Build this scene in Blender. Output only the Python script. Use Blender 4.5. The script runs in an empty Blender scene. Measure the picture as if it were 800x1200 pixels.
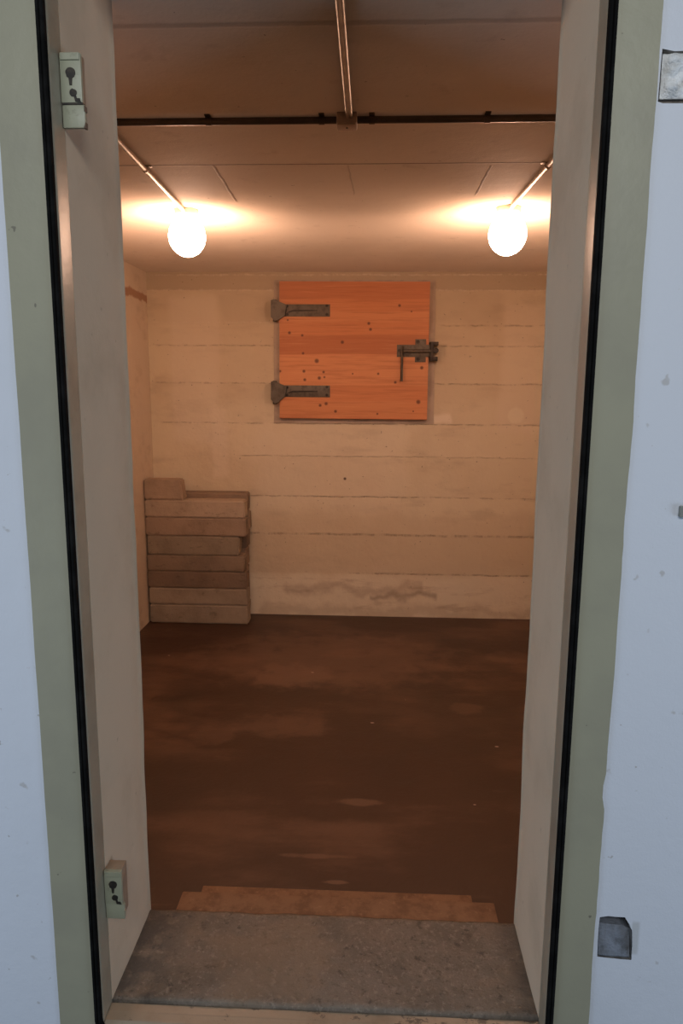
import bpy, bmesh, math, random
from mathutils import Vector, Matrix, noise
from mathutils.geometry import delaunay_2d_cdt
random.seed(4)
C = bpy.context.scene.collection
SC = bpy.context.scene

# ---------------------------------------------------------------- camera
F = 849.585
YAW, PITCH, ROLL = -.045, -.17, .0064
CAM = Vector((.093, -1.3276, 1.2859))
cy, sy, cp, sp = math.cos(YAW), math.sin(YAW), math.cos(PITCH), math.sin(PITCH)
fw = Vector((sy*cp, cy*cp, sp)); r0 = Vector((cy, -sy, 0)); u0 = r0.cross(fw)
cr, sr = math.cos(ROLL), math.sin(ROLL)
RT = cr*r0 + sr*u0; UP = -sr*r0 + cr*u0
cam = bpy.data.cameras.new('camera'); co = bpy.data.objects.new('camera', cam); C.objects.link(co)
cam.sensor_fit = 'VERTICAL'; cam.sensor_height = 36; cam.lens = F*36/1200
cam.clip_start = .02
m = Matrix((RT, UP, -fw)).transposed().to_4x4(); m.translation = CAM
co.matrix_world = m
SC.camera = co
def at(px, py, ax, v):
    d = RT*((px-400)/F) + UP*((600-py)/F) + fw
    i = 'XYZ'.index(ax)
    return CAM + d*((v-CAM[i])/d[i])

# ---------------------------------------------------------------- world, light, exposure
w = bpy.data.worlds.new('world'); SC.world = w; w.use_nodes = True
w.node_tree.nodes['Background'].inputs[0].default_value = (.70, .74, .66, 1)
w.node_tree.nodes['Background'].inputs[1].default_value = .01
def area(name, loc, target, sx, sy_, energy, col):
    l = bpy.data.lights.new(name, 'AREA'); l.shape = 'RECTANGLE'; l.size = sx; l.size_y = sy_
    l.energy = energy; l.color = col
    o = bpy.data.objects.new(name, l); C.objects.link(o); o.location = loc
    o.rotation_euler = (Vector(target)-Vector(loc)).to_track_quat('-Z', 'Y').to_euler()
    return o
area('corridor_side_fill', (-2.7, -1.3, .4), (-.4, 0, .4), 1.2, 1.3, 27, (.58, .76, 1.0))  # unseen fill added low on the left for cool light on the corridor wall
area('corridor_side_fill', (2.8, -1.3, .4), (.4, 0, .4), 1.2, 1.3, 23, (.60, .77, 1.0))  # matching unseen fill added on the right
area('corridor_overhead_fill', (0, -2.7, 2.5), (0, 0, .9), 2.4, .6, 47, (.92, .93, .94))  # unseen fill added from above to lift the upper corridor wall
SC.view_settings.view_transform = 'Standard'; SC.view_settings.look = 'None'
SC.view_settings.exposure = 0; SC.view_settings.gamma = 1
SC.view_settings.use_curve_mapping = False
LAMP_COL = (1.0, .60, .41); LAMP_E = 72

# ---------------------------------------------------------------- dimensions
H = .45; T = .2727; FY = -.055
D = 3.7713; ZC = 2.0556; ZF = -.36; XL = -1.4862; XR = 1.56

# ---------------------------------------------------------------- material helper
class NM:
    def __init__(s, name):
        s.m = bpy.data.materials.new(name); s.m.use_nodes = True
        s.t = s.m.node_tree; s.N = s.t.nodes; s.b = s.N['Principled BSDF']
        s.co = s.N.new('ShaderNodeTexCoord').outputs['Object']
        s.col = None; s.h = None
    def L(s, a, b): s.t.links.new(a, b)
    def val(s, x, sock):
        if isinstance(x, (int, float)): sock.default_value = x
        elif isinstance(x, (tuple, list)): sock.default_value = (*x, 1) if len(x) == 3 and sock.type == 'RGBA' else x
        else: s.L(x, sock)
    def mth(s, op, a, b=0, c=None, clamp=False):
        n = s.N.new('ShaderNodeMath'); n.operation = op; n.use_clamp = clamp
        s.val(a, n.inputs[0]); s.val(b, n.inputs[1])
        if c is not None: s.val(c, n.inputs[2])
        return n.outputs[0]
    def sep(s):
        if not hasattr(s, 'xyz'):
            n = s.N.new('ShaderNodeSeparateXYZ'); s.L(s.co, n.inputs[0]); s.xyz = n.outputs
        return s.xyz
    def noise(s, scale, detail=4, rough=.6, vec=(1, 1, 1), off=(0, 0, 0)):
        mp = s.N.new('ShaderNodeMapping'); s.L(s.co, mp.inputs[0])
        mp.inputs['Scale'].default_value = vec; mp.inputs['Location'].default_value = off
        n = s.N.new('ShaderNodeTexNoise'); s.L(mp.outputs[0], n.inputs[0])
        n.inputs['Scale'].default_value = scale; n.inputs['Detail'].default_value = detail
        n.inputs['Roughness'].default_value = rough
        return n.outputs[0]
    def ramp(s, x, lo, hi):
        n = s.N.new('ShaderNodeMapRange'); n.interpolation_type = 'SMOOTHSTEP'
        s.L(x, n.inputs[0]); n.inputs[1].default_value = lo; n.inputs[2].default_value = hi
        return n.outputs[0]
    def base(s, c): s.col = c; return s
    def mix(s, fac, c, amt=1.0):
        if amt != 1.0: fac = s.mth('MULTIPLY', fac, amt)
        n = s.N.new('ShaderNodeMix'); n.data_type = 'RGBA'
        s.val(fac, n.inputs[0]); s.val(s.col, n.inputs[6]); s.val(c, n.inputs[7])
        s.col = n.outputs[2]; return s
    def bumpadd(s, h, k):
        h = s.mth('MULTIPLY', h, k)
        s.h = h if s.h is None else s.mth('ADD', s.h, h)
    def done(s, rough=.8, metal=0, spec=.5, dr=0):
        s.b.inputs['Diffuse Roughness'].default_value = dr
        s.val(s.col, s.b.inputs['Base Color'])
        s.val(rough, s.b.inputs['Roughness']); s.b.inputs['Metallic'].default_value = metal
        s.b.inputs['Specular IOR Level'].default_value = spec
        if s.h is not None:
            bp = s.N.new('ShaderNodeBump'); bp.inputs['Distance'].default_value = 1.0
            bp.inputs['Strength'].default_value = 1.0
            s.L(s.h, bp.inputs['Height']); s.L(bp.outputs[0], s.b.inputs['Normal'])
        return s.m

def simple(name, c, c2=None, scale=12, rough=.7, metal=0, bump=.0006, spec=.5, lo=.42, hi=.68):
    n = NM(name).base(c)
    f = n.noise(scale)
    n.mix(n.ramp(f, lo, hi), c2 or tuple(v*.85 for v in c))
    n.bumpadd(n.noise(scale*8, 3), bump)
    return n.done(rough, metal, spec=spec)

# outer wall: cool white paint with light dirt
n = NM('white_wall_paint').base((.66, .70, .77))
n.mix(n.ramp(n.noise(3, 5), .5, .8), (.60, .64, .70), .6)
n.mix(n.ramp(n.noise(26, 3, .5, off=(3, 1, 7)), .70, .76), (.38, .36, .33), .55)
n.mix(n.ramp(n.noise(60, 2, .5, off=(9, 1, 2)), .74, .78), (.35, .33, .3), .6)
x, y, z = n.sep()
pa, pb = at(739, 1118, 'Y', -.055), at(750, 1080, 'Y', -.055)
f = n.mth('MULTIPLY', n.mth('MULTIPLY', n.ramp(x, pa.x-.004, pa.x), n.mth('SUBTRACT', 1, n.ramp(x, pb.x-.004, pb.x+.003))), n.mth('MULTIPLY', n.ramp(z, pa.z-.004, pa.z+.004), n.mth('SUBTRACT', 1, n.ramp(z, pb.z-.006, pb.z+.003))))
n.mix(f, (.46, .48, .49), .7)
n.bumpadd(n.noise(30, 5), .0012); n.bumpadd(n.noise(220, 3), .0003)
M_WHITE = n.done(.6)

# painted concrete reveal
n = NM('cream_reveal_paint').base((.555, .46, .345))
n.mix(n.ramp(n.noise(5, 5), .45, .75), (.49, .40, .295))
n.mix(n.ramp(n.noise(38, 3, .5, off=(4, 4, 1)), .70, .76), (.30, .25, .2), .5)
n.bumpadd(n.noise(14, 4), .002); n.bumpadd(n.noise(160, 3), .0005)
M_REVEAL = n.done(.8, spec=.2, dr=.6)

# grey green frame enamel
n = NM('grey_green_enamel').base((.345, .335, .245))
n.mix(n.ramp(n.noise(4, 4), .4, .7), (.31, .30, .225))
n.mix(n.ramp(n.noise(45, 2, .5, off=(7, 2, 1)), .76, .79), (.12, .11, .09), .7)
n.bumpadd(n.noise(50, 4), .0006)
M_FRAME = n.done(.42)
n = NM('cream_steel_enamel').base((.36, .33, .25))
n.mix(n.ramp(n.noise(8, 4), .45, .7), (.30, .27, .20))
n.bumpadd(n.noise(40, 3), .0005)
M_LIP = n.done(.3)
n = NM('threshold_steel_paint').base((.33, .265, .19))
n.mix(n.ramp(n.noise(12, 5), .45, .75), (.25, .19, .13))
n.mix(n.ramp(n.noise(24, 5, .7, (.7, 1, 1)), .56, .62), (.07, .06, .05), .85)
n.bumpadd(n.noise(60, 3), .0006)
M_THR = n.done(.4)
M_RUBBER = simple('black_rubber', (.006, .006, .006), (.012, .012, .012), 20, .85, spec=.05)
M_HINGE = NM('hinge_enamel').base((.35, .365, .27))
M_HINGE.mix(M_HINGE.ramp(M_HINGE.noise(60, 4), .6, .68), (.26, .27, .2), .6)
M_HINGE.bumpadd(M_HINGE.noise(120, 2), .0003); M_HINGE = M_HINGE.done(.4)
M_TAN = simple('tan_overpaint', (.33, .25, .175), (.26, .19, .13), 20, .7)
M_DARK = simple('dark_worn_steel', (.02, .018, .016), (.05, .04, .03), 90, .6)
M_RUST = simple('worn_paint_edge', (.16, .12, .09), (.05, .04, .03), 90, .7)

# concrete threshold
n = NM('rough_concrete').base((.235, .19, .15))
n.mix(n.ramp(n.noise(7, 5, .65), .42, .62), (.17, .138, .108), .75)
n.mix(n.ramp(n.noise(38, 5, .7, off=(2, 0, 0)), .56, .66), (.085, .07, .055), .65)
n.mix(n.ramp(n.noise(75, 4, .75), .52, .66), (.36, .30, .24), .6)
n.mix(n.ramp(n.noise(95, 4, .75, off=(3, 1, 5)), .56, .66), (.11, .085, .065), .5)
n.mix(n.ramp(n.noise(4, 4, .6, off=(8, 1, 5)), .5, .64), (.30, .22, .15), .5)
x, y, z = n.sep()
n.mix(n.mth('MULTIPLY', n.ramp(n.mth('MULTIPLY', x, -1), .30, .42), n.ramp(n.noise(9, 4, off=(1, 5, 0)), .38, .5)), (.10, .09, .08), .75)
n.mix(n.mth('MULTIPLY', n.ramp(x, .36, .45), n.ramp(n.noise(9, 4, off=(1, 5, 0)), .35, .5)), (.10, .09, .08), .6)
n.bumpadd(n.noise(40, 6, .7), .006); n.bumpadd(n.noise(200, 3), .0012)
M_CONC = n.done(.9, spec=.2)

# floor
n = NM('brown_floor_paint').base((.058, .029, .017))
n.mix(n.ramp(n.noise(2.2, 5, .6, (.6, 1.4, 1)), .46, .66), (.14, .076, .047), .8)
n.mix(n.ramp(n.noise(1.4, 3, .5, off=(5, 2, 0)), .5, .7), (.044, .024, .015), .7)
n.mix(n.ramp(n.noise(5, 6, .7, (.35, 1.6, 1), (3, 8, 0)), .62, .74), (.15, .085, .055), .35)
def streak(n, x0, y0, rx, ry, col, amt):
    xx = n.mth('DIVIDE', n.mth('SUBTRACT', x, x0), rx)
    yy = n.mth('DIVIDE', n.mth('SUBTRACT', y, y0), ry)
    d = n.mth('ADD', n.mth('MULTIPLY', xx, xx), n.mth('MULTIPLY', yy, yy))
    d = n.mth('ADD', d, n.mth('MULTIPLY', n.mth('SUBTRACT', n.noise(9, 4, .6), .5), 2.2))
    n.mix(n.ramp(n.mth('SUBTRACT', 1, d), 0, .8), col, amt)
x, y, z = n.sep()
for (px, py, rx, ry, a) in [(380, 772, .95, .55, .45), (340, 790, .28, .22, .5), (330, 850, .3, .15, .4), (420, 940, .10, .03, .6), (365, 1003, .16, .018, .6),
                            (395, 1034, .05, .012, .8), (250, 860, .12, .12, .3), (545, 830, .1, .08, .35), (600, 770, .2, .12, .3)]:
    p = at(px, py, 'Z', ZF); streak(n, p.x, p.y, rx, ry, (.19, .11, .07), a)
for (px, py, r_) in [(366, 788, .012), (436, 847, .012), (582, 875, .012), (556, 943, .008), (198, 768, .01), (475, 820, .007)]:
    p = at(px, py, 'Z', ZF); streak(n, p.x, p.y, r_, r_*.6, (.5, .42, .36), .9)
n.bumpadd(n.noise(6, 5), .004); n.bumpadd(n.noise(70, 4), .0008)
M_FLOOR = n.done(.48, spec=.5)

# back wall: board marked, whitewashed concrete
def boardwall(name, base, dark, lines, back=False):
    n = NM(name).base(base)
    x, y, z = n.sep()
    n.mix(n.ramp(n.noise(1.6, 5, .6), .42, .68), dark, .45)
    n.mix(n.ramp(n.noise(6, 5, .6, (.5, 1, 1.6), (2, 2, 2)), .52, .72), tuple(v*.82 for v in dark), .4)
    if back:
        zl = [l[0] for l in lines]
        acc = None                                        # tone of single board courses
        for i, q in enumerate(sorted(zl)):
            g = n.mth('MULTIPLY', n.mth('GREATER_THAN', z, q), [.9, -.8, .5, -.4, .6, -.5, .4, .5, .3, .6][i % 10])
            acc = g if acc is None else n.mth('ADD', acc, g)
        n.mix(n.mth('MULTIPLY', acc, .25, clamp=True), tuple(v*.80 for v in dark), .6)
        def patch(x0, x1, z0, z1, col, amt, soft=.03, wob=.1):
            wn = n.mth('MULTIPLY', n.mth('SUBTRACT', n.noise(5, 4, .5, off=(x0, z0, 1)), .5), wob)
            xx = n.mth('ADD', x, wn); zz = n.mth('ADD', z, wn)
            f = n.mth('MULTIPLY', n.ramp(xx, x0-soft, x0+soft), n.mth('SUBTRACT', 1, n.ramp(xx, x1-soft, x1+soft)))
            f = n.mth('MULTIPLY', f, n.mth('MULTIPLY', n.ramp(zz, z0-soft, z0+soft), n.mth('SUBTRACT', 1, n.ramp(zz, z1-soft, z1+soft))))
            n.mix(f, col, amt)
        X = lambda px, py=400: at(px, py, 'Y', D).x
        Z = lambda py: at(300, py, 'Y', D).z
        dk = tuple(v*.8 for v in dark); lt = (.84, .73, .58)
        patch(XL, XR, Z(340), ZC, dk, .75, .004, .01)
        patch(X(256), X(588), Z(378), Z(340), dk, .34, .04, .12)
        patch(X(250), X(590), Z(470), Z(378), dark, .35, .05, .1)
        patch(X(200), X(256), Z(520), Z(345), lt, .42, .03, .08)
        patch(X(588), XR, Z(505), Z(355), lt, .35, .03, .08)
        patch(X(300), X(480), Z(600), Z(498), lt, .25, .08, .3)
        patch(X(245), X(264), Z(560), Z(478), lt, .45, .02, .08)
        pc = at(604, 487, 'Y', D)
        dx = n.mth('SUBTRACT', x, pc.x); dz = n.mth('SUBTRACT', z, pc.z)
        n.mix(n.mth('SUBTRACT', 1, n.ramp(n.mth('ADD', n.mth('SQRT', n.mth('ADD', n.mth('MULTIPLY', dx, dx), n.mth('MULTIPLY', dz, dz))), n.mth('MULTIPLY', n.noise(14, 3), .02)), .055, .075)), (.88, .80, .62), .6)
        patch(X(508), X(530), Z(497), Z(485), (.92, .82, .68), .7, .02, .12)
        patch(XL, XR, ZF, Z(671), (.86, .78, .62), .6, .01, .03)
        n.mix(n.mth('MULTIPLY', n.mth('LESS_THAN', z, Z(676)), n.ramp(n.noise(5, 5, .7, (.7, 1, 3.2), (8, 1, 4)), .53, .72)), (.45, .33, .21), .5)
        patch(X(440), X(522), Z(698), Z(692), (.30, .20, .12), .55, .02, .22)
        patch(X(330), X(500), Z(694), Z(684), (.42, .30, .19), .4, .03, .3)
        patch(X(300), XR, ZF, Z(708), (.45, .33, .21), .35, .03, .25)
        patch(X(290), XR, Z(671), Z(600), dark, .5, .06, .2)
        for (q, wd, amt, x0, x1, kind) in lines:
            wn = n.mth('MULTIPLY', n.mth('SUBTRACT', n.noise(9, 6, .75, (1, 1, 1), (q, 0, 0)), .5), .030)
            dd = n.mth('ABSOLUTE', n.mth('ADD', n.mth('SUBTRACT', z, q), wn))
            f = n.mth('SUBTRACT', 1, n.ramp(dd, wd*.2, wd*.75))
            brk = n.ramp(n.noise(13, 6, .8, (1, 1, .2), (q*3, 1, 0)), .38, .62)
            f = n.mth('MULTIPLY', f, brk)
            f = n.mth('MULTIPLY', f, n.mth('MULTIPLY', n.ramp(x, x0, x0+.08), n.mth('SUBTRACT', 1, n.ramp(x, x1-.08, x1))))
            n.mix(f, (.90, .80, .66) if kind else (.36, .25, .17), amt*.85)
            n.bumpadd(f, .003 if kind else -.0035)
        # small pits
        n.mix(n.ramp(n.noise(55, 2, .5, off=(3, 3, 3)), .73, .77), (.2, .13, .08), .7)
        p = at(404, 561, 'Y', D)
        dx = n.mth('SUBTRACT', x, p.x); dz = n.mth('SUBTRACT', z, p.z)
        n.mix(n.mth('SUBTRACT', 1, n.ramp(n.mth('SQRT', n.mth('ADD', n.mth('MULTIPLY', dx, dx), n.mth('MULTIPLY', dz, dz))), .006, .013)), (.1, .05, .03), .9)
    n.bumpadd(n.noise(9, 6, .6), .008); n.bumpadd(n.noise(120, 3), .0008)
    return n
lz = lambda py: at(300, py, 'Y', D).z
lines = [(ZC-.018, .012, .6, XL, XR, 1), (lz(340), .012, .55, XL, XR, 1), (lz(378), .012, .5, XL, .3-.8, 1), (lz(381), .010, .55, .5, XR, 0), (lz(405), .009, .45, XL, XR, 0),
         (lz(449), .010, .55, XL, XR, 0), (lz(496), .009, .5, XL, XR, 0), (lz(534), .008, .35, -.9, XR, 0), (lz(581), .010, .6, XL, XR, 0),
         (lz(625), .016, .75, XL, XR, 0), (lz(670), .012, .75, -.1, XR, 0)]
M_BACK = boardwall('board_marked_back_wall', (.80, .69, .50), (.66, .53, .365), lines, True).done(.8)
n = boardwall('board_marked_side_wall', (.74, .63, .50), (.64, .52, .39), [])
x, y, z = n.sep()
q = at(158, 345, 'X', XL)
n.mix(n.mth('SUBTRACT', 1, n.ramp(n.mth('ABSOLUTE', n.mth('ADD', n.mth('SUBTRACT', z, q.z), n.mth('MULTIPLY', n.mth('SUBTRACT', n.noise(9, 4), .5), .08))), .02, .035)), (.36, .14, .05), .7)
M_SIDE = n.done(.8)

# ceiling: smooth board-formed concrete
n = NM('ceiling_concrete').base((.76, .66, .55))
n.mix(n.ramp(n.noise(1.6, 5, .6), .4, .7), (.68, .58, .47), .7)
n.mix(n.ramp(n.noise(9, 5, .6, off=(4, 1, 1)), .6, .75), (.54, .45, .36), .4)
x, y, z = n.sep()
wn = n.mth('MULTIPLY', n.mth('SUBTRACT', n.noise(12, 4), .5), .012)
for (y0, wd, amt) in [(1.372, .008, .75), (.380, .016, .28)]:
    f = n.mth('SUBTRACT', 1, n.ramp(n.mth('ABSOLUTE', n.mth('ADD', n.mth('SUBTRACT', y, y0), wn)), wd*.25, wd))
    n.mix(f, (.20, .13, .09), amt); n.bumpadd(f, .001)
def seg(n, a, b, wd, col, amt):
    a = at(*a, 'Z', ZC); b = at(*b, 'Z', ZC); k = (b.x-a.x)/(b.y-a.y)
    dd = n.mth('ABSOLUTE', n.mth('ADD', n.mth('SUBTRACT', n.mth('SUBTRACT', x, a.x), n.mth('MULTIPLY', n.mth('SUBTRACT', y, a.y), k)), wn))
    f = n.mth('SUBTRACT', 1, n.ramp(dd, wd*.3, wd))
    f = n.mth('MULTIPLY', f, n.mth('MULTIPLY', n.ramp(y, a.y, a.y+.03), n.mth('SUBTRACT', 1, n.ramp(y, b.y-.05, b.y))))
    n.mix(f, col, amt); n.bumpadd(f, .003)
seg(n, (249, 193), (278, 238), .007, (.28, .19, .13), .7)
seg(n, (576, 193), (556, 230), .006, (.22, .14, .1), .7)
seg(n, (408, 193), (416, 230), .004, (.5, .4, .3), .4)
n.mix(n.ramp(n.noise(48, 2, .5, off=(6, 3, 3)), .74, .78), (.2, .13, .08), .6)
n.bumpadd(n.noise(5, 5), .004); n.bumpadd(n.noise(90, 3), .0006)
M_CEIL = n.done(.85, spec=.1, dr=1)

# fixtures
M_PIPE = simple('galvanised_conduit', (.34, .28, .22), (.25, .2, .16), 18, .42, .55)
M_PIPE_SHADE = simple('shaded_conduit', (.075, .058, .045), (.05, .04, .03), 18, .4, .3)  # cross pipe and its clips: shade on the near side put into the colour
M_BOX = simple('painted_junction_box', (.36, .27, .20), None, 20, .6)
M_IRON = simple('dull_grey_iron', (.15, .125, .095), (.09, .072, .055), 24, .5, .35)
M_BLACKIRON = simple('dark_iron', (.04, .032, .026), (.07, .055, .045), 30, .5, .6)
M_PORC = simple('ceramic_lampholder', (.55, .46, .38), None, 20, .35)
m = bpy.data.materials.new('opal_glass_lit'); m.use_nodes = True
b = m.node_tree.nodes['Principled BSDF']; b.inputs['Base Color'].default_value = (.9, .85, .78, 1)
b.inputs['Emission Color'].default_value = (*LAMP_COL, 1); b.inputs['Emission Strength'].default_value = LAMP_E
b.inputs['Roughness'].default_value = .2
M_GLOBE = m

# pine panel of the hatch
HY = D-.055
n = NM('orange_pine_boards').base((.70, .27, .105))
x, y, z = n.sep()
ha, hb = at(327, 329, 'Y', HY), at(500, 491, 'Y', HY)
for (p0, p1, c, a) in [(329, 350, (.58, .20, .075), .7), (365, 378, (.76, .33, .14), .6), (393, 416, (.55, .185, .068), .8), (416, 452, (.80, .36, .16), .6),
                       (470, 492, (.72, .31, .13), .5)]:
    za, zb = at(410, p1, 'Y', HY).z, at(410, p0, 'Y', HY).z
    zn = n.mth('ADD', z, n.mth('MULTIPLY', n.mth('SUBTRACT', n.noise(2, 3, .5, (.5, 1, 2)), .5), .03))
    n.mix(n.mth('MULTIPLY', n.ramp(zn, za-.006, za+.006), n.mth('SUBTRACT', 1, n.ramp(zn, zb-.006, zb+.006))), c, a)
n.mix(n.ramp(n.noise(6, 6, .65, (.45, 1, 9)), .45, .68), (.52, .17, .06), .55)
n.mix(n.ramp(n.noise(10, 4, .6, (.3, 1, 14), (2, 1, 3)), .55, .7), (.84, .42, .2), .35)
for (px, py, r_) in [(352, 358, .009), (339, 390, .014), (337, 375, .009), (354, 393, .012), (401, 401, .016), (371, 423, .020), (432, 379, .014), (434, 386, .014),
                     (468, 358, .013), (482, 365, .008), (356, 435, .014), (379, 436, .012), (380, 442, .010), (374, 443, .016), (357, 445, .014), (443, 438, .011),
                     (413, 438, .008), (463, 448, .013), (494, 431, .016), (382, 473, .016), (375, 475, .014), (393, 482, .014), (490, 471, .020), (328, 435, .012),
                     (442, 485, .010), (484, 482, .008), (355, 414, .012)]:
    p = at(px, py, 'Y', HY)
    dx = n.mth('SUBTRACT', x, p.x); dz = n.mth('SUBTRACT', z, p.z)
    d = n.mth('SQRT', n.mth('ADD', n.mth('MULTIPLY', dx, dx), n.mth('MULTIPLY', dz, dz)))
    n.mix(n.mth('SUBTRACT', 1, n.ramp(d, r_*.35, r_)), (.12, .035, .015), .85)
n.bumpadd(n.noise(10, 5, .6, (.3, 1, 10)), .0012)
M_PINE = n.done(.55)
M_PAD = simple('pale_frame_paint', (.56, .46, .36), (.44, .35, .27), 8, .7)
n = NM('chipboard_step').base((.27, .155, .088))
n.mix(n.ramp(n.noise(20, 5, .7), .42, .66), (.19, .105, .06))
n.mix(n.ramp(n.noise(70, 4, .7, off=(2, 2, 2)), .56, .7), (.36, .22, .13), .6)
n.bumpadd(n.noise(90, 4), .0015)
M_STEP = n.done(.8, spec=.25)
def blockmat(i, c):
    n = NM('weathered_block_%s' % 'abcdefghijklmnopqrst'[i]).base(c)
    o = (i*3.1, i*1.7, i*.9)
    n.mix(n.ramp(n.noise(4, 5, .6, off=o), .42, .66), tuple(v*.72 for v in c), .7)
    n.mix(n.ramp(n.noise(26, 5, .65, (.6, 1, 1), o), .58, .68), tuple(v*.45 for v in c), .5)
    n.bumpadd(n.noise(24, 6, .7), .006); n.bumpadd(n.noise(150, 3), .0008)
    return n.done(.9, spec=.2)

# ---------------------------------------------------------------- mesh helpers
def link(name, bm, mat, parent=None, smooth=False):
    me = bpy.data.meshes.new(name); bmesh.ops.recalc_face_normals(bm, faces=bm.faces[:])
    bm.to_mesh(me); bm.free()
    for mm in (mat if isinstance(mat, (list, tuple)) else [mat]): me.materials.append(mm)
    if smooth:
        for p in me.polygons: p.use_smooth = True
        if smooth != 'all':
            me.set_sharp_from_angle(angle=math.radians(35))
    o = bpy.data.objects.new(name, me); C.objects.link(o)
    if parent: o.parent = parent; o.matrix_parent_inverse = Matrix.Translation(parent.location).inverted()
    return o
def tag(o, label, cat, group=None):
    o['label'] = label; o['category'] = cat
    if group: o['group'] = group
    return o
def thing(name, label, cat, loc, group=None):
    o = bpy.data.objects.new(name, None); C.objects.link(o); o.location = loc
    o.empty_display_size = .05
    return tag(o, label, cat, group)
def struct(o): o['kind'] = 'structure'; return o
def box(bm, lo, hi, bev=0, mi=0, seg=2):
    lo, hi = Vector(lo), Vector(hi)
    r = bmesh.ops.create_cube(bm, size=1)
    for v in r['verts']: v.co = Vector([lo[k]+(hi[k]-lo[k])*(v.co[k]+.5) for k in range(3)])
    fs = list({f for v in r['verts'] for f in v.link_faces})
    for f in fs: f.material_index = mi
    if bev:
        es = list({e for v in r['verts'] for e in v.link_edges})
        rr = bmesh.ops.bevel(bm, geom=es, offset=bev, segments=seg, affect='EDGES', profile=.6)
        for f in rr['faces']: f.material_index = mi
def cyl(bm, a, b, r, n=20, r2=None, bev=0):
    a, b = Vector(a), Vector(b); d = b-a
    q = d.to_track_quat('Z', 'Y').to_matrix().to_4x4(); q.translation = (a+b)/2
    res = bmesh.ops.create_cone(bm, cap_ends=True, segments=n, radius1=r, radius2=r if r2 is None else r2, depth=d.length, matrix=q)
    if bev:
        caps = [e for e in {e for v in res['verts'] for e in v.link_edges} if any(len(f.verts) > 4 for f in e.link_faces)]
        bmesh.ops.bevel(bm, geom=caps, offset=bev, segments=2, affect='EDGES')
def tube(bm, pts, r, n=14):
    pts = [Vector(p) for p in pts]; rings = []
    up = Vector((0, 0, 1))
    for i, p in enumerate(pts):
        t = (pts[min(i+1, len(pts)-1)]-pts[max(i-1, 0)]).normalized()
        s = t.cross(up)
        if s.length < 1e-4: s = Vector((1, 0, 0))
        s.normalize(); u = s.cross(t)
        rings.append([bm.verts.new(p+r*(math.cos(2*math.pi*k/n)*s+math.sin(2*math.pi*k/n)*u)) for k in range(n)])
    for a, b in zip(rings, rings[1:]):
        for k in range(n): bm.faces.new((a[k], a[(k+1) % n], b[(k+1) % n], b[k]))
    bm.faces.new(rings[0]); bm.faces.new(rings[-1])
def arc(c, a, b, n=8):                     # quarter bend from a to b with corner c
    a, b, c = Vector(a), Vector(b), Vector(c)
    return [(1-t)**2*a+2*t*(1-t)*c+t*t*b for t in [i/n for i in range(n+1)]]
def lathe(bm, prof, c, n=40):
    c = Vector(c); rings = []
    for (r, z) in prof:
        rings.append([bm.verts.new(c+Vector((r*math.cos(2*math.pi*k/n), r*math.sin(2*math.pi*k/n), z))) for k in range(n)] if r > 1e-6 else [bm.verts.new(c+Vector((0, 0, z)))])
    for a, b in zip(rings, rings[1:]):
        for k in range(n):
            k2 = (k+1) % n
            if len(a) == 1: bm.faces.new((a[0], b[k], b[k2]))
            elif len(b) == 1: bm.faces.new((a[k], a[k2], b[0]))
            else: bm.faces.new((a[k], a[k2], b[k2], b[k]))
def prism(bm, poly, y0, y1, bev=0):         # outline in XZ extruded along Y
    a = [bm.verts.new((p[0], y0, p[1])) for p in poly]; b_ = [bm.verts.new((p[0], y1, p[1])) for p in poly]
    fs = [bm.faces.new(a), bm.faces.new(b_[::-1])]
    for k in range(len(poly)):
        k2 = (k+1) % len(poly); fs.append(bm.faces.new((a[k], b_[k], b_[k2], a[k2])))
    if bev:
        es = [e for e in fs[0].edges]
        bmesh.ops.bevel(bm, geom=es, offset=bev, segments=2, affect='EDGES')

# ---------------------------------------------------------------- room shell
def slab(name, lo, hi, mat):
    bm = bmesh.new(); box(bm, lo, hi); return struct(link(name, bm, mat))
slab('floor', (XL-.2, T-.02, ZF-.15), (XR+.2, D+.2, ZF), M_FLOOR)
slab('ceiling', (XL-.2, -.055, ZC), (XR+.2, D+.2, ZC+.2), M_CEIL)
slab('wall_left', (XL-.2, T, ZF), (XL, D, ZC), M_SIDE)
slab('wall_right', (XR, T, ZF), (XR+.2, D, ZC), M_SIDE)
slab('wall_back', (XL-.2, D, ZF), (XR+.2, D+.2, ZC), M_BACK)

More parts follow.
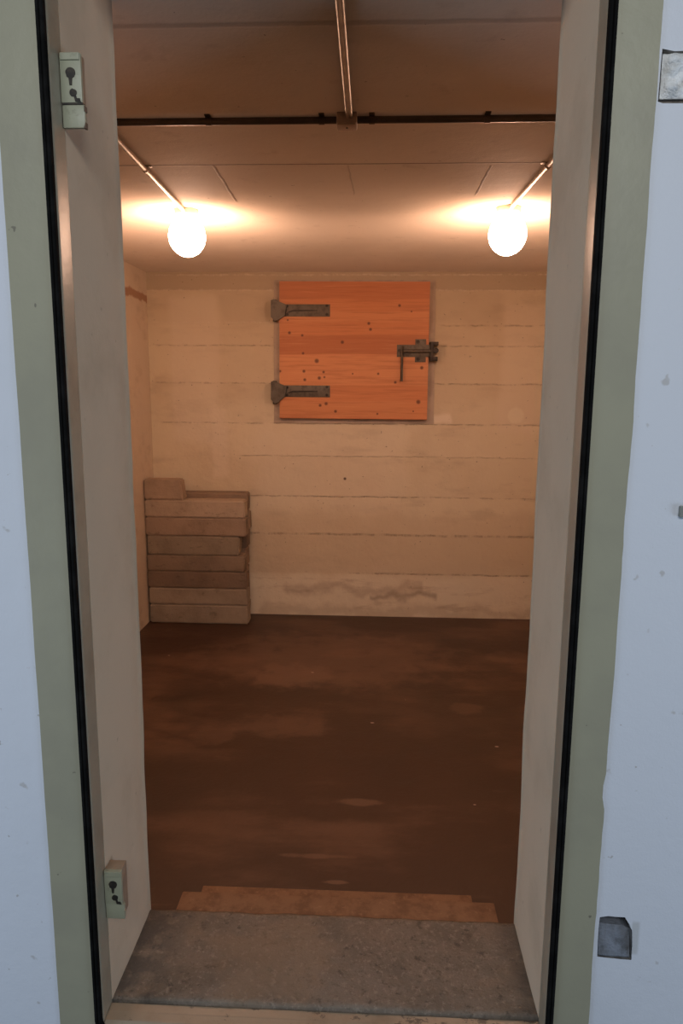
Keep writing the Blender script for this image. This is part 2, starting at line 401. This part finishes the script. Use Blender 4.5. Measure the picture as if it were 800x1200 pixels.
# front wall: the face towards the corridor has two recesses; the reveals are slightly wavy
def px(p, y=FY): q = at(p[0], p[1], 'Y', y); return (q.x, q.z)
holeA = [px(p) for p in [(776, 57), (774, 75), (772.5, 95), (770.5, 119), (776, 121)]] + [(.66, px((800, 121))[1]-.001), (.66, px((800, 58))[1]), px((790, 60))]
holeB = [px(p) for p in [(702.5, 1075), (712, 1073.5), (722, 1074.5), (732, 1075), (737, 1083), (740.5, 1091), (740.5, 1106), (739.5, 1125), (727, 1124), (712, 1122.5), (699.5, 1121), (700, 1104), (701, 1088)]]
def facewall(bm, x0, x1, z0, z1, holes, y, mi):
    vs = [(x0, z0), (x1, z0), (x1, z1), (x0, z1)]; es = [(0, 1), (1, 2), (2, 3), (3, 0)]
    for h_ in holes:
        k = len(vs); vs += h_; es += [(k+i, k+(i+1) % len(h_)) for i in range(len(h_))]
    out = delaunay_2d_cdt([Vector(v) for v in vs], es, [], 1, 1e-5)
    def inside(p, poly):
        c = False; j = len(poly)-1
        for i in range(len(poly)):
            if (poly[i][1] > p[1]) != (poly[j][1] > p[1]) and p[0] < (poly[j][0]-poly[i][0])*(p[1]-poly[i][1])/(poly[j][1]-poly[i][1])+poly[i][0]: c = not c
            j = i
        return c
    bv = [bm.verts.new((v.x, y, v.y)) for v in out[0]]
    for f in out[2]:
        cx = sum(out[0][i].x for i in f)/len(f); cz = sum(out[0][i].y for i in f)/len(f)
        if any(inside((cx, cz), h_) for h_ in holes): continue
        bm.faces.new([bv[i] for i in f]).material_index = mi
def pocket(bm, loop, depth, shrink, mi_side, mi_back, floor_drop=0):
    c = Vector((sum(p[0] for p in loop)/len(loop), sum(p[1] for p in loop)/len(loop)))
    prev = [bm.verts.new((p[0], FY, p[1])) for p in loop]
    for (t, s) in [(.35, .985), (1, shrink)]:
        cur = []
        for p in loop:
            q = c+(Vector(p)-c)*s
            j = noise.noise(Vector((p[0]*60, p[1]*60, t*5)))*.002
            cur.append(bm.verts.new((q.x+j, FY+depth*t, q.y+j)))
        for k in range(len(loop)):
            k2 = (k+1) % len(loop); bm.faces.new((prev[k], prev[k2], cur[k2], cur[k])).material_index = mi_side
        prev = cur
    bm.faces.new(prev).material_index = mi_back
def reveal(bm, s, mi):                       # gently wavy painted reveal
    ny, nz = 8, 60; g = []
    for i in range(ny+1):
        row = []
        for k in range(nz+1):
            yy = T*i/ny; zz = -.4+(ZC+.4)*k/nz
            d = noise.noise(Vector((s*9, yy*4, zz*2.2)))*.005*min(1, i/3) + noise.noise(Vector((s*4, yy*12, zz*9)))*.0022*min(1, i/2)
            row.append(bm.verts.new((s*(H+max(-.0015, d*.9) if i else H), yy, zz)))
        g.append(row)
    for i in range(ny):
        for k in range(nz):
            f = bm.faces.new((g[i][k], g[i+1][k], g[i+1][k+1], g[i][k+1])); f.material_index = mi; f.smooth = True
    return g
def quad(bm, pts, mi):
    bm.faces.new([bm.verts.new(p) for p in pts]).material_index = mi
for s, nm in ((-1, 'wall_front'), (1, 'wall_front')):
    bm = bmesh.new()
    X0 = .4615; X1 = 1.9 if s > 0 else 1.75
    if s > 0: facewall(bm, X0, X1, -.4, ZC+.3, [holeA, holeB], FY, 0); pocket(bm, holeB, .055, .92, 4, 4); pocket(bm, holeA, .016, .985, 2, 2)
    else: quad(bm, [(-X0, FY, -.4), (-X1, FY, -.4), (-X1, FY, ZC+.3), (-X0, FY, ZC+.3)], 0)
    g = reveal(bm, s, 1)
    quad(bm, [(s*X0, FY, -.4), (s*X0, 0, -.4), (s*X0, 0, ZC), (s*X0, FY, ZC)], 1)
    quad(bm, [(s*X0, 0, -.4), (s*H, 0, -.4), (s*H, 0, ZC), (s*X0, 0, ZC)], 1)
    for k in range(len(g[-1])-1):
        a, b_ = g[-1][k], g[-1][k+1]
        v3 = bm.verts.new((s*X1, T+.0, b_.co.z)); v4 = bm.verts.new((s*X1, T+.0, a.co.z))
        bm.faces.new((a, b_, v3, v4)).material_index = 1
    me = bpy.data.meshes.new(nm); bm.to_mesh(me); bm.free()
    for mm in (M_WHITE, M_REVEAL, simple('recess_edge', (.19, .17, .15), (.1, .09, .08), 60, .9), simple('mortar_in_recess', (.17, .19, .215), (.08, .08, .085), 35, .85),
               simple('recess_side', (.15, .145, .14), (.055, .05, .045), 50, .9), simple('rough_plaster', (.62, .65, .66), (.42, .43, .43), 45, .8, bump=.004)): me.materials.append(mm)
    o = bpy.data.objects.new(nm, me); C.objects.link(o); struct(o)
# rough mortar sloping up inside the lower recess
bm = bmesh.new(); g = []
bl, br = px((701, 1121)), px((738.5, 1124))
for i in range(25):
    row = []
    for k in range(21):
        u, v = i/24, k/20
        xx = bl[0]+(br[0]-bl[0]-.0005)*u; z0_ = bl[1]+.0006+(br[1]-bl[1])*u
        zz = z0_+.060*v*(1-.12*max(0, u-.75)*4)
        d = .003+.014*v+noise.noise(Vector((xx*70, zz*70, 3)))*.0028
        row.append(bm.verts.new((xx, FY+max(.0015, d), zz)))
    g.append(row)
for i in range(24):
    for k in range(20): bm.faces.new((g[i][k], g[i+1][k], g[i+1][k+1], g[i][k+1])).smooth = True
tl = [bm.verts.new((g[i][20].co.x, FY+.052, g[i][20].co.z+.001)) for i in range(25)]
bl_ = [bm.verts.new((g[i][0].co.x, FY+.052, g[i][0].co.z)) for i in range(25)]
for i in range(24):
    bm.faces.new((g[i][20], g[i+1][20], tl[i+1], tl[i])); bm.faces.new((g[i][0], g[i+1][0], bl_[i+1], bl_[i])); bm.faces.new((tl[i], tl[i+1], bl_[i+1], bl_[i]))
wf = bpy.data.objects['wall_front.001']
o = link('recess_mortar', bm, simple('blue_grey_mortar', (.20, .225, .27), (.10, .11, .125), 30, .8, bump=.002), wf)
# lintel above the opening (its soffit is level with the ceiling)
slab('trim_1', (-.4615, FY, ZC+.2), (.4615, T, ZC+.3), M_REVEAL).name = 'wall_front_lintel'
bpy.data.objects['wall_front_lintel'].name = 'trim_2'

# rough concrete threshold between the jambs
bm = bmesh.new()
nx, ny = 90, 30
g = []
for i in range(ny+1):
    row = []
    for k in range(nx+1):
        xx = -H-.004+(2*H+.008)*k/nx; yy = T*i/ny
        if i == ny: yy += noise.noise(Vector((xx*14, 3, 1)))*.004
        zz = noise.noise(Vector((xx*6, yy*6, 0)))*.003+noise.noise(Vector((xx*30, yy*30, 2)))*.0016-.002
        if i == 0: zz -= .002
        if i == ny: zz -= .004
        row.append(bm.verts.new((xx, yy, zz)))
    g.append(row)
for i in range(ny):
    for k in range(nx): bm.faces.new((g[i][k], g[i][k+1], g[i+1][k+1], g[i+1][k])).smooth = True
for row in (g[0], g[-1]):
    lowr = [bm.verts.new((v.co.x, v.co.y, ZF)) for v in row]
    for k in range(nx): bm.faces.new((row[k], row[k+1], lowr[k+1], lowr[k]))
o = struct(link('trim_1', bm, M_CONC))

# ---------------------------------------------------------------- steel door frame
fr = bpy.data.objects.new('door_1', None); C.objects.link(fr); struct(fr)
def band(s, x0, x1, rag):                     # painted steel face, 4 mm proud; outer paint edge slightly uneven
    bm = bmesh.new(); n_ = 90; A = []; B = []
    for k in range(n_+1):
        zz = -.12+(ZC+.12)*k/n_
        j = noise.noise(Vector((s*7, zz*7, 0)))*rag+noise.noise(Vector((s*3, zz*40, 0)))*rag*.4
        if s > 0: j -= .0065*math.exp(-((zz-.545)/.022)**2)
        A.append((s*x0, zz)); B.append((s*(x1+j), zz))
    for y0 in (0,):
        va = [[bm.verts.new((p[0], yy, p[1])) for p in L_] for (L_, yy) in ((A, FY-.004), (B, FY-.0035), (B, FY+.001), (A, FY+.001))]
        for q in range(4):
            q2 = (q+1) % 4
            for k in range(n_): bm.faces.new((va[q][k], va[q][k+1], va[q2][k+1], va[q2][k]))
    o = link('frame_face', bm, M_FRAME, fr, True)
band(-1, .4625, .5385, .0008); band(1, .4615, .5325, .0022)
for s in (-1, 1):                             # inner lip, rounded at the front edge
    bm = bmesh.new()
    prof = [(.4505, 0), (.4505, -.044)]+[(.4505+.008*(1-math.cos(a)), -.044-.008*math.sin(a)) for a in [i*math.pi/2/6 for i in range(1, 7)]]+[(.4612, -.052), (.4612, 0)]
    lo = [bm.verts.new((s*p[0], p[1], -.05)) for p in prof]; hi = [bm.verts.new((s*p[0], p[1], ZC)) for p in prof]
    for k in range(len(prof)):
        k2 = (k+1) % len(prof); bm.faces.new((lo[k], lo[k2], hi[k2], hi[k]))
    bm.faces.new(lo); bm.faces.new(hi)
    link('jamb_lip', bm, M_LIP, fr, True)
# threshold of the frame: sloping strip, small ledge
bm = bmesh.new()
prof = [(.0, -.014), (-.004, -.010), (-.024, -.010), (-.027, -.0105), (-.045, -.0115), (-.052, -.0165), (-.052, -.14), (0, -.14)]
lo = [bm.verts.new((-.4495, p[0], p[1])) for p in prof]; hi = [bm.verts.new((.4495, p[0], p[1])) for p in prof]
for k in range(len(prof)):
    k2 = (k+1) % len(prof); bm.faces.new((lo[k], lo[k2], hi[k2], hi[k]))
bm.faces.new(lo); bm.faces.new(hi)
link('threshold_rail', bm, M_THR, fr)
# seal running round the rebate: two-ribbed rubber
def seal(pts):
    bm = bmesh.new(); tube(bm, pts, .0062, 12)
    return bm
bm = bmesh.new()
zt = -.028
pts = [(-.4575, FY-.004, ZC)]+[(-.4575, FY-.004, ZC-.02-(ZC-zt-.05)*i/20) for i in range(21)]+arc((-.4575, FY-.004, zt), (-.4575, FY-.004, zt+.03), (-.4275, FY-.004, zt), 6)[1:]
pts += arc((.4565, FY-.004, zt), (.4265, FY-.004, zt), (.4565, FY-.004, zt+.03), 6)
pts += [(.4565, FY-.004, zt+.03+(ZC-zt-.03)*i/20) for i in range(1, 21)]
tubes = [Vector(p) for p in pts]
n_ = 12; rings = []
for i, p in enumerate(tubes):
    t = (tubes[min(i+1, len(tubes)-1)]-tubes[max(i-1, 0)]).normalized(); yv = Vector((0, 1, 0)); sv = yv.cross(t).normalized()
    cross = [(-.0068, .006), (-.0068, -.003), (-.005, -.005), (-.0015, -.005), (0, -.002), (.0015, -.005), (.005, -.005), (.0066, -.003), (.0066, .006)]
    rings.append([bm.verts.new(p+sv*a+yv*b_) for a, b_ in cross])
for a, b_ in zip(rings, rings[1:]):
    for k in range(len(cross)):
        k2 = (k+1) % len(cross); bm.faces.new((a[k], a[k2], b_[k2], b_[k]))
bm.faces.new(rings[0]); bm.faces.new(rings[-1])
o = link('rubber_seal', bm, M_RUBBER, fr); o['label'] = 'black rubber seal'

# hinge lugs on the left jamb
def lug(name, z0, zsplit, z1, label, upper):
    t = thing(name, label, 'hinge bracket', (-.45, 0, z0))
    bm = bmesh.new(); box(bm, (-.4495, -.012, zsplit+.0015), (-.413, -.004, z1), .002); link('upper_knuckle', bm, M_HINGE, t, True)
    bm = bmesh.new(); box(bm, (-.4495, -.004, z0+.004), (-.4145, .010 if upper else .026, z1-.001), .002); link('bracket_body', bm, M_TAN, t, True)
    bm = bmesh.new(); box(bm, (-.4495, -.010, z0), (-.4105, -.002, zsplit-.001), .002); link('lower_knuckle', bm, M_HINGE, t, True)
    bm = bmesh.new(); box(bm, (-.4475, -.0145, z1-.012), (-.4145, -.011, z1-.0005), .001); link('cap_strip', bm, M_HINGE, t)
    zc = zsplit+(z1-zsplit)*.55
    def blob(c, r, k, seed):
        return [(c[0]+r*math.cos(a)*(1+.18*noise.noise(Vector((math.cos(a)*2, math.sin(a)*2, seed)))), c[1]+r*math.sin(a)*(1+.18*noise.noise(Vector((math.cos(a)*2, math.sin(a)*2, seed+4))))) for a in [2*math.pi*i/k for i in range(k)]]
    xk = -.431
    bm = bmesh.new(); prism(bm, blob((xk, zc+.004), .0085, 18, 1), -.0135, -.0115); prism(bm, [(xk-.004, zc), (xk-.0025, zc-.015), (xk+.0015, zc-.015), (xk+.003, zc)], -.0133, -.0115)
    link('bolt_hole', bm, M_DARK, t)
    bm = bmesh.new(); prism(bm, blob((xk+.003, zsplit+.017), .0062, 14, 7), -.0135, -.0115); prism(bm, [(xk+.003, zsplit+.014), (xk+.006, zsplit+.003), (xk+.016, zsplit+.002), (xk+.014, zsplit+.008), (xk+.009, zsplit+.008), (xk+.007, zsplit+.015)], -.0132, -.0115)
    link('worn_mark', bm, M_DARK, t)
    bm = bmesh.new(); box(bm, (-.4485, -.0112, zsplit-.0012), (-.4125, -.002, zsplit+.0018)); link('knuckle_gap', bm, M_DARK if upper else M_HINGE, t)
    if upper:
        bm = bmesh.new(); prism(bm, [(-.4135, z0-.0005), (-.4100, z0-.0005), (-.4098, z0+.009)], -.0112, 0.0); prism(bm, [(-.4115, zsplit-.012), (-.4098, zsplit-.012), (-.4098, zsplit-.003), (-.4115, zsplit-.003)], -.0112, .0)
        link('chipped_edge', bm, M_RUST, t)
lug('hinge_bracket', 1.723, 1.761, 1.841, 'light green steel hinge bracket with dark chipped holes high on the left jamb', True)
lug('hinge_bracket', .196, .230, .307, 'light green steel hinge bracket low on the left jamb near the concrete sill', False)

# grey plate at the right edge of the corridor wall
bm = bmesh.new(); box(bm, (.6235, FY-.008, 1.0672), (.70, FY, 1.087), .0015)
tag(link('wall_plate', bm, simple('grey_plastic', (.22, .23, .21), None, 20, .5)), 'small flat grey plate fixed to the white corridor wall at right', 'plate')

# crumbled plaster lumps in the upper recess
bm = bmesh.new()
lx0 = px((777, 90))[0]; lx1 = .66; lz0 = px((790, 113))[1]; lz1 = px((790, 57))[1]
n1, n2 = 50, 46; g = []
for i in range(n1+1):
    row = []
    for k in range(n2+1):
        u = i/n1; v = k/n2
        xx = lx0+(lx1-lx0)*u; zz = lz0+(lz1-lz0)*v
        e = min(1, u*7)*min(1, v*5)*min(1, (1-v)*4+.1)
        d = .005+.010*e*(1.0+1.3*noise.noise(Vector((xx*34, zz*34, 5)))+.4*noise.noise(Vector((xx*110, zz*110, 1))))
        row.append(bm.verts.new((xx, FY+.0155-max(.0005, d), zz)))
    g.append(row)
for i in range(n1):
    for k in range(n2): bm.faces.new((g[i][k], g[i][k+1], g[i+1][k+1], g[i+1][k]))
# close the back so that the patch is a solid lump
rim = [g[i][0] for i in range(n1+1)]+[g[n1][k] for k in range(1, n2+1)]+[g[i][n2] for i in range(n1-1, -1, -1)]+[g[0][k] for k in range(n2-1, 0, -1)]
bk = [bm.verts.new((v.co.x, FY+.0158, v.co.z)) for v in rim]
for k in range(len(rim)):
    k2 = (k+1) % len(rim); bm.faces.new((rim[k], rim[k2], bk[k2], bk[k]))
bm.faces.new(bk)
tag(link('plaster_patch', bm, simple('crumbled_white_plaster', (.86, .89, .91), (.60, .61, .60), 40, .7, bump=.003), None, True), 'crumpled white plaster filling the recess at upper right of the corridor wall', 'plaster')

# ---------------------------------------------------------------- ceiling conduits and lamps
zp = ZC-.0130
YP = .912
def clamp(o, p, axis, r=.0105):
    bm = bmesh.new(); v = Vector(p)
    e = Vector((.008, 0, 0)) if axis == 'X' else Vector((0, .008, 0))
    cyl(bm, v-e, v+e, r+.0028, 20)
    q = Vector((0, .022, 0)) if axis == 'X' else Vector((.022, 0, 0))
    lo = v-q-e; hi = v+q+e
    box(bm, (min(lo.x, hi.x), min(lo.y, hi.y), ZC-.004), (max(lo.x, hi.x), max(lo.y, hi.y), ZC-.0003), .0008)
    link('pipe_clip', bm, M_PIPE_SHADE if axis == 'X' else M_PIPE, o, True)
def lamp(cx, cyy, sx, label, clabel, xs, ys):
    # conduit from the junction box, bend, then towards the lamp
    t = thing('conduit', clabel, 'conduit', (xs, ys, ZC))
    bm = bmesh.new(); x0 = .0295*sx
    xj = xs
    tube(bm, [(x0, YP, zp), (xj-sx*.05, YP, zp)]+arc((xj, YP, zp), (xj-sx*.05, YP, zp), (xj, YP+.05, zp))[1:], .0098, 16)
    link('cross_pipe', bm, M_PIPE_SHADE, t, True); bm = bmesh.new()
    tube(bm, [(xj, YP+.048, zp), (xj+(cx-xj)*.5, (YP+cyy)/2, zp), (cx, cyy-.028, zp)], .0088, 16)
    link('pipe', bm, M_PIPE, t, True)
    for qx in (.072*sx, .40*sx): clamp(t, (qx, YP, zp), 'X', .0088)
    # one clip on the run to the lamp
    f = .42; clamp(t, (xj+(cx-xj)*f, YP+(cyy-YP)*f, zp), 'Y', .0088)
    L_ = thing('ceiling_lamp', label, 'lamp', (cx, cyy, ZC))
    bm = bmesh.new(); lathe(bm, [(0, -.0002), (.052, -.0002), (.054, -.006), (.053, -.022), (.047, -.030), (.044, -.034), (0, -.034)], (cx, cyy, ZC), 40)
    link('lamp_holder', bm, M_PORC, L_, True)
    R_ = .081; prof = [(0, -.0345), (.037, -.035), (.037, -.038)]
    for i in range(1, 25):
        a = math.radians(28+152*i/24.)
        prof.append((R_*math.sin(a) if i < 24 else 0, -.112+R_*1.03*math.cos(a)*(1.0 if a < math.pi/2 else 1.05)))
    bm = bmesh.new(); lathe(bm, prof, (cx, cyy, ZC), 48)
    o = link('glass_globe', bm, M_GLOBE, L_, 'all'); o['label'] = 'glowing opal glass globe'
lamp(-.752, 2.02, -1, 'glowing opal globe lamp on the ceiling, left of the wooden hatch', 'thin metal conduit along the ceiling to the left globe lamp', -.717, YP)
lamp(.655, 2.0, 1, 'glowing opal globe lamp on the ceiling, right of the wooden hatch', 'thin metal conduit along the ceiling to the right globe lamp', .690, YP)
jb = thing('junction_box', 'small painted junction box where the ceiling conduits meet', 'junction box', (.004, YP, ZC))
bm = bmesh.new(); box(bm, (-.028, YP-.030, ZC-.030), (.030, YP+.030, ZC-.0003), .003); link('box_body', bm, M_BOX, jb, True)
bm = bmesh.new(); box(bm, (-.026, YP-.028, ZC-.0335), (.028, YP+.028, ZC-.030), .002); link('box_lid', bm, M_BOX, jb, True)
bm = bmesh.new(); cyl(bm, (.001, YP, ZC-.0355), (.001, YP, ZC-.033), .003, 12); link('lid_screw', bm, M_DARK, jb)
for dx, nm, side in ((-.0075, 'left', -1), (.0085, 'right', 1)):
    bm = bmesh.new()
    bot = at(407.0 if side < 0 else 410.2, 132, 'Z', zp); top = at(395.6 if side < 0 else 400.0, 0, 'Z', zp)
    k = (top.x-bot.x)/(top.y-bot.y)
    y0 = .05
    tube(bm, [(bot.x+k*(y0-bot.y), y0, zp), (bot.x, YP-.0305, zp)], .0062, 14)
    tag(link('conduit', bm, M_PIPE, None, True), '%s of the twin metal conduits running from the doorway to the junction box' % ('left' if side < 0 else 'right'), 'conduit', 'twin conduits over the doorway')

# ---------------------------------------------------------------- wooden hatch on the back wall
hp = thing('wooden_hatch', 'square orange pine hatch door with iron hinges on the back wall', 'hatch', (-.06, D, 1.07))
P = lambda a, b_, y=HY: at(a, b_, 'Y', y)
c1, c2, c3, c4 = P(327, 329.5), P(504, 330), P(500, 492), P(327.5, 490)
bm = bmesh.new(); prism(bm, [(c1.x, c1.z), (c4.x, c4.z), (c3.x, c3.z), (c2.x, c2.z)], HY, D-.012, .002); link('door_panel', bm, M_PINE, hp)
f1, f2, f3, f4 = P(320.5, 328, D-.012), P(510.5, 328, D-.012), P(508, 497, D-.012), P(321, 495.5, D-.012)
bm = bmesh.new(); prism(bm, [(f1.x, f1.z), (f4.x, f4.z), (f3.x, f3.z), (f2.x, f2.z)], D-.012, D-.0005, .002); link('surround', bm, M_PAD, hp)
def hinge(y0, y1, yk0, yk1):
    a, b_ = P(333, y0, HY-.004), P(386.5, y1, HY-.004)
    bm = bmesh.new(); box(bm, (a.x, HY-.005, b_.z), (b_.x, HY+.001, a.z), .0015)
    o = link('hinge_strap', bm, M_IRON, hp, True)
    bm = bmesh.new(); zc = (a.z+b_.z)/2                     # raised rib, tapering to the tip
    r1, r2 = P(335, y1-1), P(372, (y0+y1)/2)
    prism(bm, [(r1.x, zc-.018), (P(343, y0).x, zc+.004), (r2.x, zc+.003), (r2.x, zc-.004), (P(343, y0).x, zc-.008)], HY-.0095, HY-.004, .001)
    link('strap_rib', bm, M_BLACKIRON, o)
    for (qx, qy) in [(336.5, y0+2.5), (336.5, y1-2.5), (383, y0+2), (383, y1-2.5)]:
        bm = bmesh.new(); q = P(qx, qy); cyl(bm, (q.x, HY-.009, q.z), (q.x, HY-.004, q.z), .0095, 12, .006)
        link('strap_bolt', bm, M_BLACKIRON, o, True)
    k = [P(p[0], p[1], HY-.01) for p in [(317.5, yk0+1.5), (321, yk0), (334, yk0+6.5), (336, y0+1), (334, y1-1), (326, yk1-1.5), (322, yk1), (317.5, yk1-5)]]
    bm = bmesh.new(); prism(bm, [(q.x, q.z) for q in k], HY-.022, HY-.006, .003); link('knuckle_plate', bm, M_IRON, hp, True)
    q1, q2 = P(322, yk0+.5, HY), P(322, yk1+.5, HY)
    bm = bmesh.new(); cyl(bm, (q1.x, HY-.002, q1.z), (q1.x, HY-.002, q2.z), .015, 20, None, .002)
    box(bm, (q1.x-.014, HY, q2.z+.02), (q1.x+.014, D-.011, q1.z-.02)); link('hinge_pin', bm, M_BLACKIRON, hp, True)
hinge(356.5, 371, 350.5, 376.5)
hinge(451.5, 465.5, 446, 473)
# latch
a, b_ = P(465, 404), P(505, 418.5)
bm = bmesh.new(); box(bm, (a.x, HY-.006, b_.z), (b_.x, HY+.001, a.z), .0015); la = link('latch_plate', bm, M_IRON, hp, True)
a2, b2 = P(486.5, 397.5), P(498.5, 424.5)
bm = bmesh.new(); box(bm, (a2.x, HY-.0055, b2.z), (b2.x, HY+.001, a2.z), .0015); link('cross_plate', bm, M_IRON, la, True)
for q in (P(489.5, 400.8), P(489.5, 420.8)):
    bm = bmesh.new(); cyl(bm, (q.x, HY-.011, q.z), (q.x, HY-.004, q.z), .013, 6, .011); link('latch_bolt', bm, M_BLACKIRON, la, True)
bm = bmesh.new(); q = P(467.5, 411); cyl(bm, (q.x, HY-.018, q.z), (q.x, HY-.004, q.z), .010, 14)
link('latch_bolt', bm, M_BLACKIRON, la, True)
bm = bmesh.new(); a, b_ = P(468, 411.5), P(505, 411.5); cyl(bm, (a.x, HY-.017, a.z), (b_.x, HY-.017, a.z), .0115, 16, None, .002); link('sliding_bolt', bm, M_IRON, la, True)
bm = bmesh.new(); a, b_ = P(471, 406), P(470, 447); tube(bm, [(a.x, HY-.030, a.z), (a.x, HY-.030, b_.z+.01), (b_.x, HY-.030, b_.z)], .0095, 12); cyl(bm, (a.x, HY-.03, P(471, 411.5).z), (a.x, HY-.012, P(471, 411.5).z), .012, 14)
link('handle_bar', bm, M_IRON, la, True)
bm = bmesh.new(); a, b_ = P(504, 400.5, HY-.01), P(507.5, 423, HY-.01); box(bm, (a.x, HY-.028, b_.z), (b_.x, D-.011, a.z), .003)
a, b_ = P(504, 400.5, HY-.01), P(513.5, 405, HY-.01); box(bm, (a.x, HY-.022, b_.z), (b_.x, D-.011, a.z), .003)
a, b_ = P(504, 418, HY-.01), P(512.5, 423, HY-.01); box(bm, (a.x, HY-.022, b_.z), (b_.x, D-.011, a.z), .003)
q = P(510.5, 411, HY-.01); cyl(bm, (q.x, HY-.028, q.z), (q.x, D-.011, q.z), .018, 18, None, .003)
link('latch_keeper', bm, M_BLACKIRON, hp, True)

# ---------------------------------------------------------------- stacked blocks in the corner
def block(lo, hi, seed, mat, cut=None):
    bm = bmesh.new(); c = [(lo[k]+hi[k])/2 for k in range(3)]
    box(bm, lo, hi, 0)
    L_ = hi[0]-lo[0]
    bmesh.ops.bisect_plane(bm, geom=bm.verts[:]+bm.edges[:]+bm.faces[:], plane_co=(c[0], 0, 0), plane_no=(1, 0, 0))
    bmesh.ops.bevel(bm, geom=[e for e in bm.edges if e.calc_face_angle(0) > .5], offset=.009, segments=3, affect='EDGES')
    bmesh.ops.subdivide_edges(bm, edges=[e for e in bm.edges if e.calc_length() > .06], cuts=8, use_grid_fill=True)
    for v in bm.verts:
        p = v.co
        k = noise.noise(Vector((p.x*5+seed*3, p.y*9, p.z*9)))*.0035+noise.noise(Vector((p.x*26, p.y*26+seed, p.z*26)))*.0022
        dirv = Vector((0, (p.y-c[1])/max(.01, (hi[1]-lo[1])), 0))
        v.co = p+Vector((0, k*(1 if p.y > c[1] else -1), k*.35*(1 if p.z > c[2] else -1) if abs(p.z-c[2]) < (hi[2]-lo[2])*.47 else 0))
        if p.x > c[0] + L_*.3 and cut: v.co.x += cut*(p.z-c[2])/(hi[2]-lo[2])
    ob = link('stone_block', bm, mat, None, True)
    return ob
FYB = 3.522
def bz(py, y=FYB): return at(230, py, 'Y', y).z
def bx_(p, y=FYB): return max(XL+.003, at(p, 640, 'Y', y).x)
rows = [(709, 173, 289, (.40, .33, .25)), (689.5, 172, 288.5, (.42, .345, .26)), (670, 170, 288.5, (.26, .19, .135)), (651, 170, 286, (.31, .235, .17)),
        (628.5, 172.5, 280, (.33, .27, .20)), (607, 169, 288, (.40, .30, .22)), (586.5, 169, 287, (.54, .43, .32))]
names = ['greyish block at the bottom of the front stack, resting on the floor', 'second block from the floor in the front corner stack',
         'darkest brown block, third from the floor in the front stack', 'brown block just above the darkest one in the front stack',
         'short grey brown block with a hollow beside its right end', 'mottled reddish block directly above the short grey brown one',
         'pale block at the top of the front stack, below the half block']
z0 = ZF; i = 0
for (py, xa, xb, c), lb in zip(rows, names):
    z1 = bz(py)
    xl_ = XL+.003+(.008 if xa > 171 else 0)+(.002)
    o = block((xl_, FYB, z0), (bx_(xb), FYB+.118, z1-.0003), i+1, blockmat(i, c), .008 if i in (3, 4) else -.004)
    tag(o, lb, 'block', 'front stack of weathered blocks'); z0 = z1; i += 1
ztop = z0
xa, xb = at(172, 575, 'Y', FYB).x, at(213, 575, 'Y', FYB).x
o = block((XL+.006, FYB-.002, ztop), (xb, FYB+.105, bz(562.5)), 21, blockmat(i, (.46, .35, .255)), -.018)
tag(o, 'short half block standing alone on top of the stack against the left wall', 'block'); i += 1
# rear stack: its top block and right ends show past the front stack
RY = FYB+.124; zt = at(250, 577.5, 'Y', RY).z
rn = ['topmost brown block of the rear stack, showing behind the pale front block', 'second block from the top of the rear stack, only its right end showing',
      'third block from the top of the rear stack, beside the hollow', 'fourth block down in the rear stack, mostly hidden behind the front blocks',
      'fifth block down in the rear stack, right end just visible', 'second lowest block of the rear stack behind the front blocks', 'lowest block of the rear stack on the floor against the back wall']
nb = 7; hb_ = (zt-ZF)/nb
for k in range(nb):
    z1 = zt-k*hb_
    xe = [290.5, 292, 290, 289, 288.5, 289, 289.5][k]
    o = block((XL+.01, RY, z1-hb_), (at(xe, 640, 'Y', RY).x, RY+.112, z1-.0003), 30+k, blockmat(i, [(.34, .25, .18), (.38, .29, .21), (.30, .22, .16)][k % 3]), .004*(-1)**k)
    tag(o, rn[k], 'block', 'rear stack of weathered blocks'); i += 1

# ---------------------------------------------------------------- wooden step inside the door
st = thing('wooden_step', 'two-tread brown chipboard step just inside, behind the concrete sill', 'step', (0, T, ZF))
a, b_ = at(208, 1060, 'Z', -.05).x, at(580, 1063, 'Z', -.05).x
yu = at(400, 1051, 'Z', -.05).y
bm = bmesh.new(); box(bm, (a, T+.008, -.078), (b_, yu, -.05), .004); link('upper_tread', bm, M_STEP, st, True)
c, d = at(237, 1040, 'Z', -.18).x, at(552, 1049, 'Z', -.18).x
yl = at(394, 1043, 'Z', -.18).y
bm = bmesh.new(); box(bm, (c, yu-.03, -.208), (d, yl, -.18), .004); link('lower_tread', bm, M_STEP, st, True)
bm = bmesh.new(); box(bm, (a+.02, yu-.028, -.205), (b_-.02, yu-.008, -.0785), .002); link('riser', bm, M_STEP, st)
bm = bmesh.new(); box(bm, (c+.02, yl-.028, ZF), (d-.02, yl-.008, -.2085), .002); link('riser', bm, M_STEP, st)
for xx in (a+.02, b_-.04):
    bm = bmesh.new(); box(bm, (xx, T+.012, ZF), (xx+.02, yu-.03, -.0785), .002); link('side_panel', bm, M_STEP, st)
for xx in (c+.02, d-.04):
    bm = bmesh.new(); box(bm, (xx, yu-.005, ZF), (xx+.02, yl-.03, -.2085), .002); link('side_panel', bm, M_STEP, st)
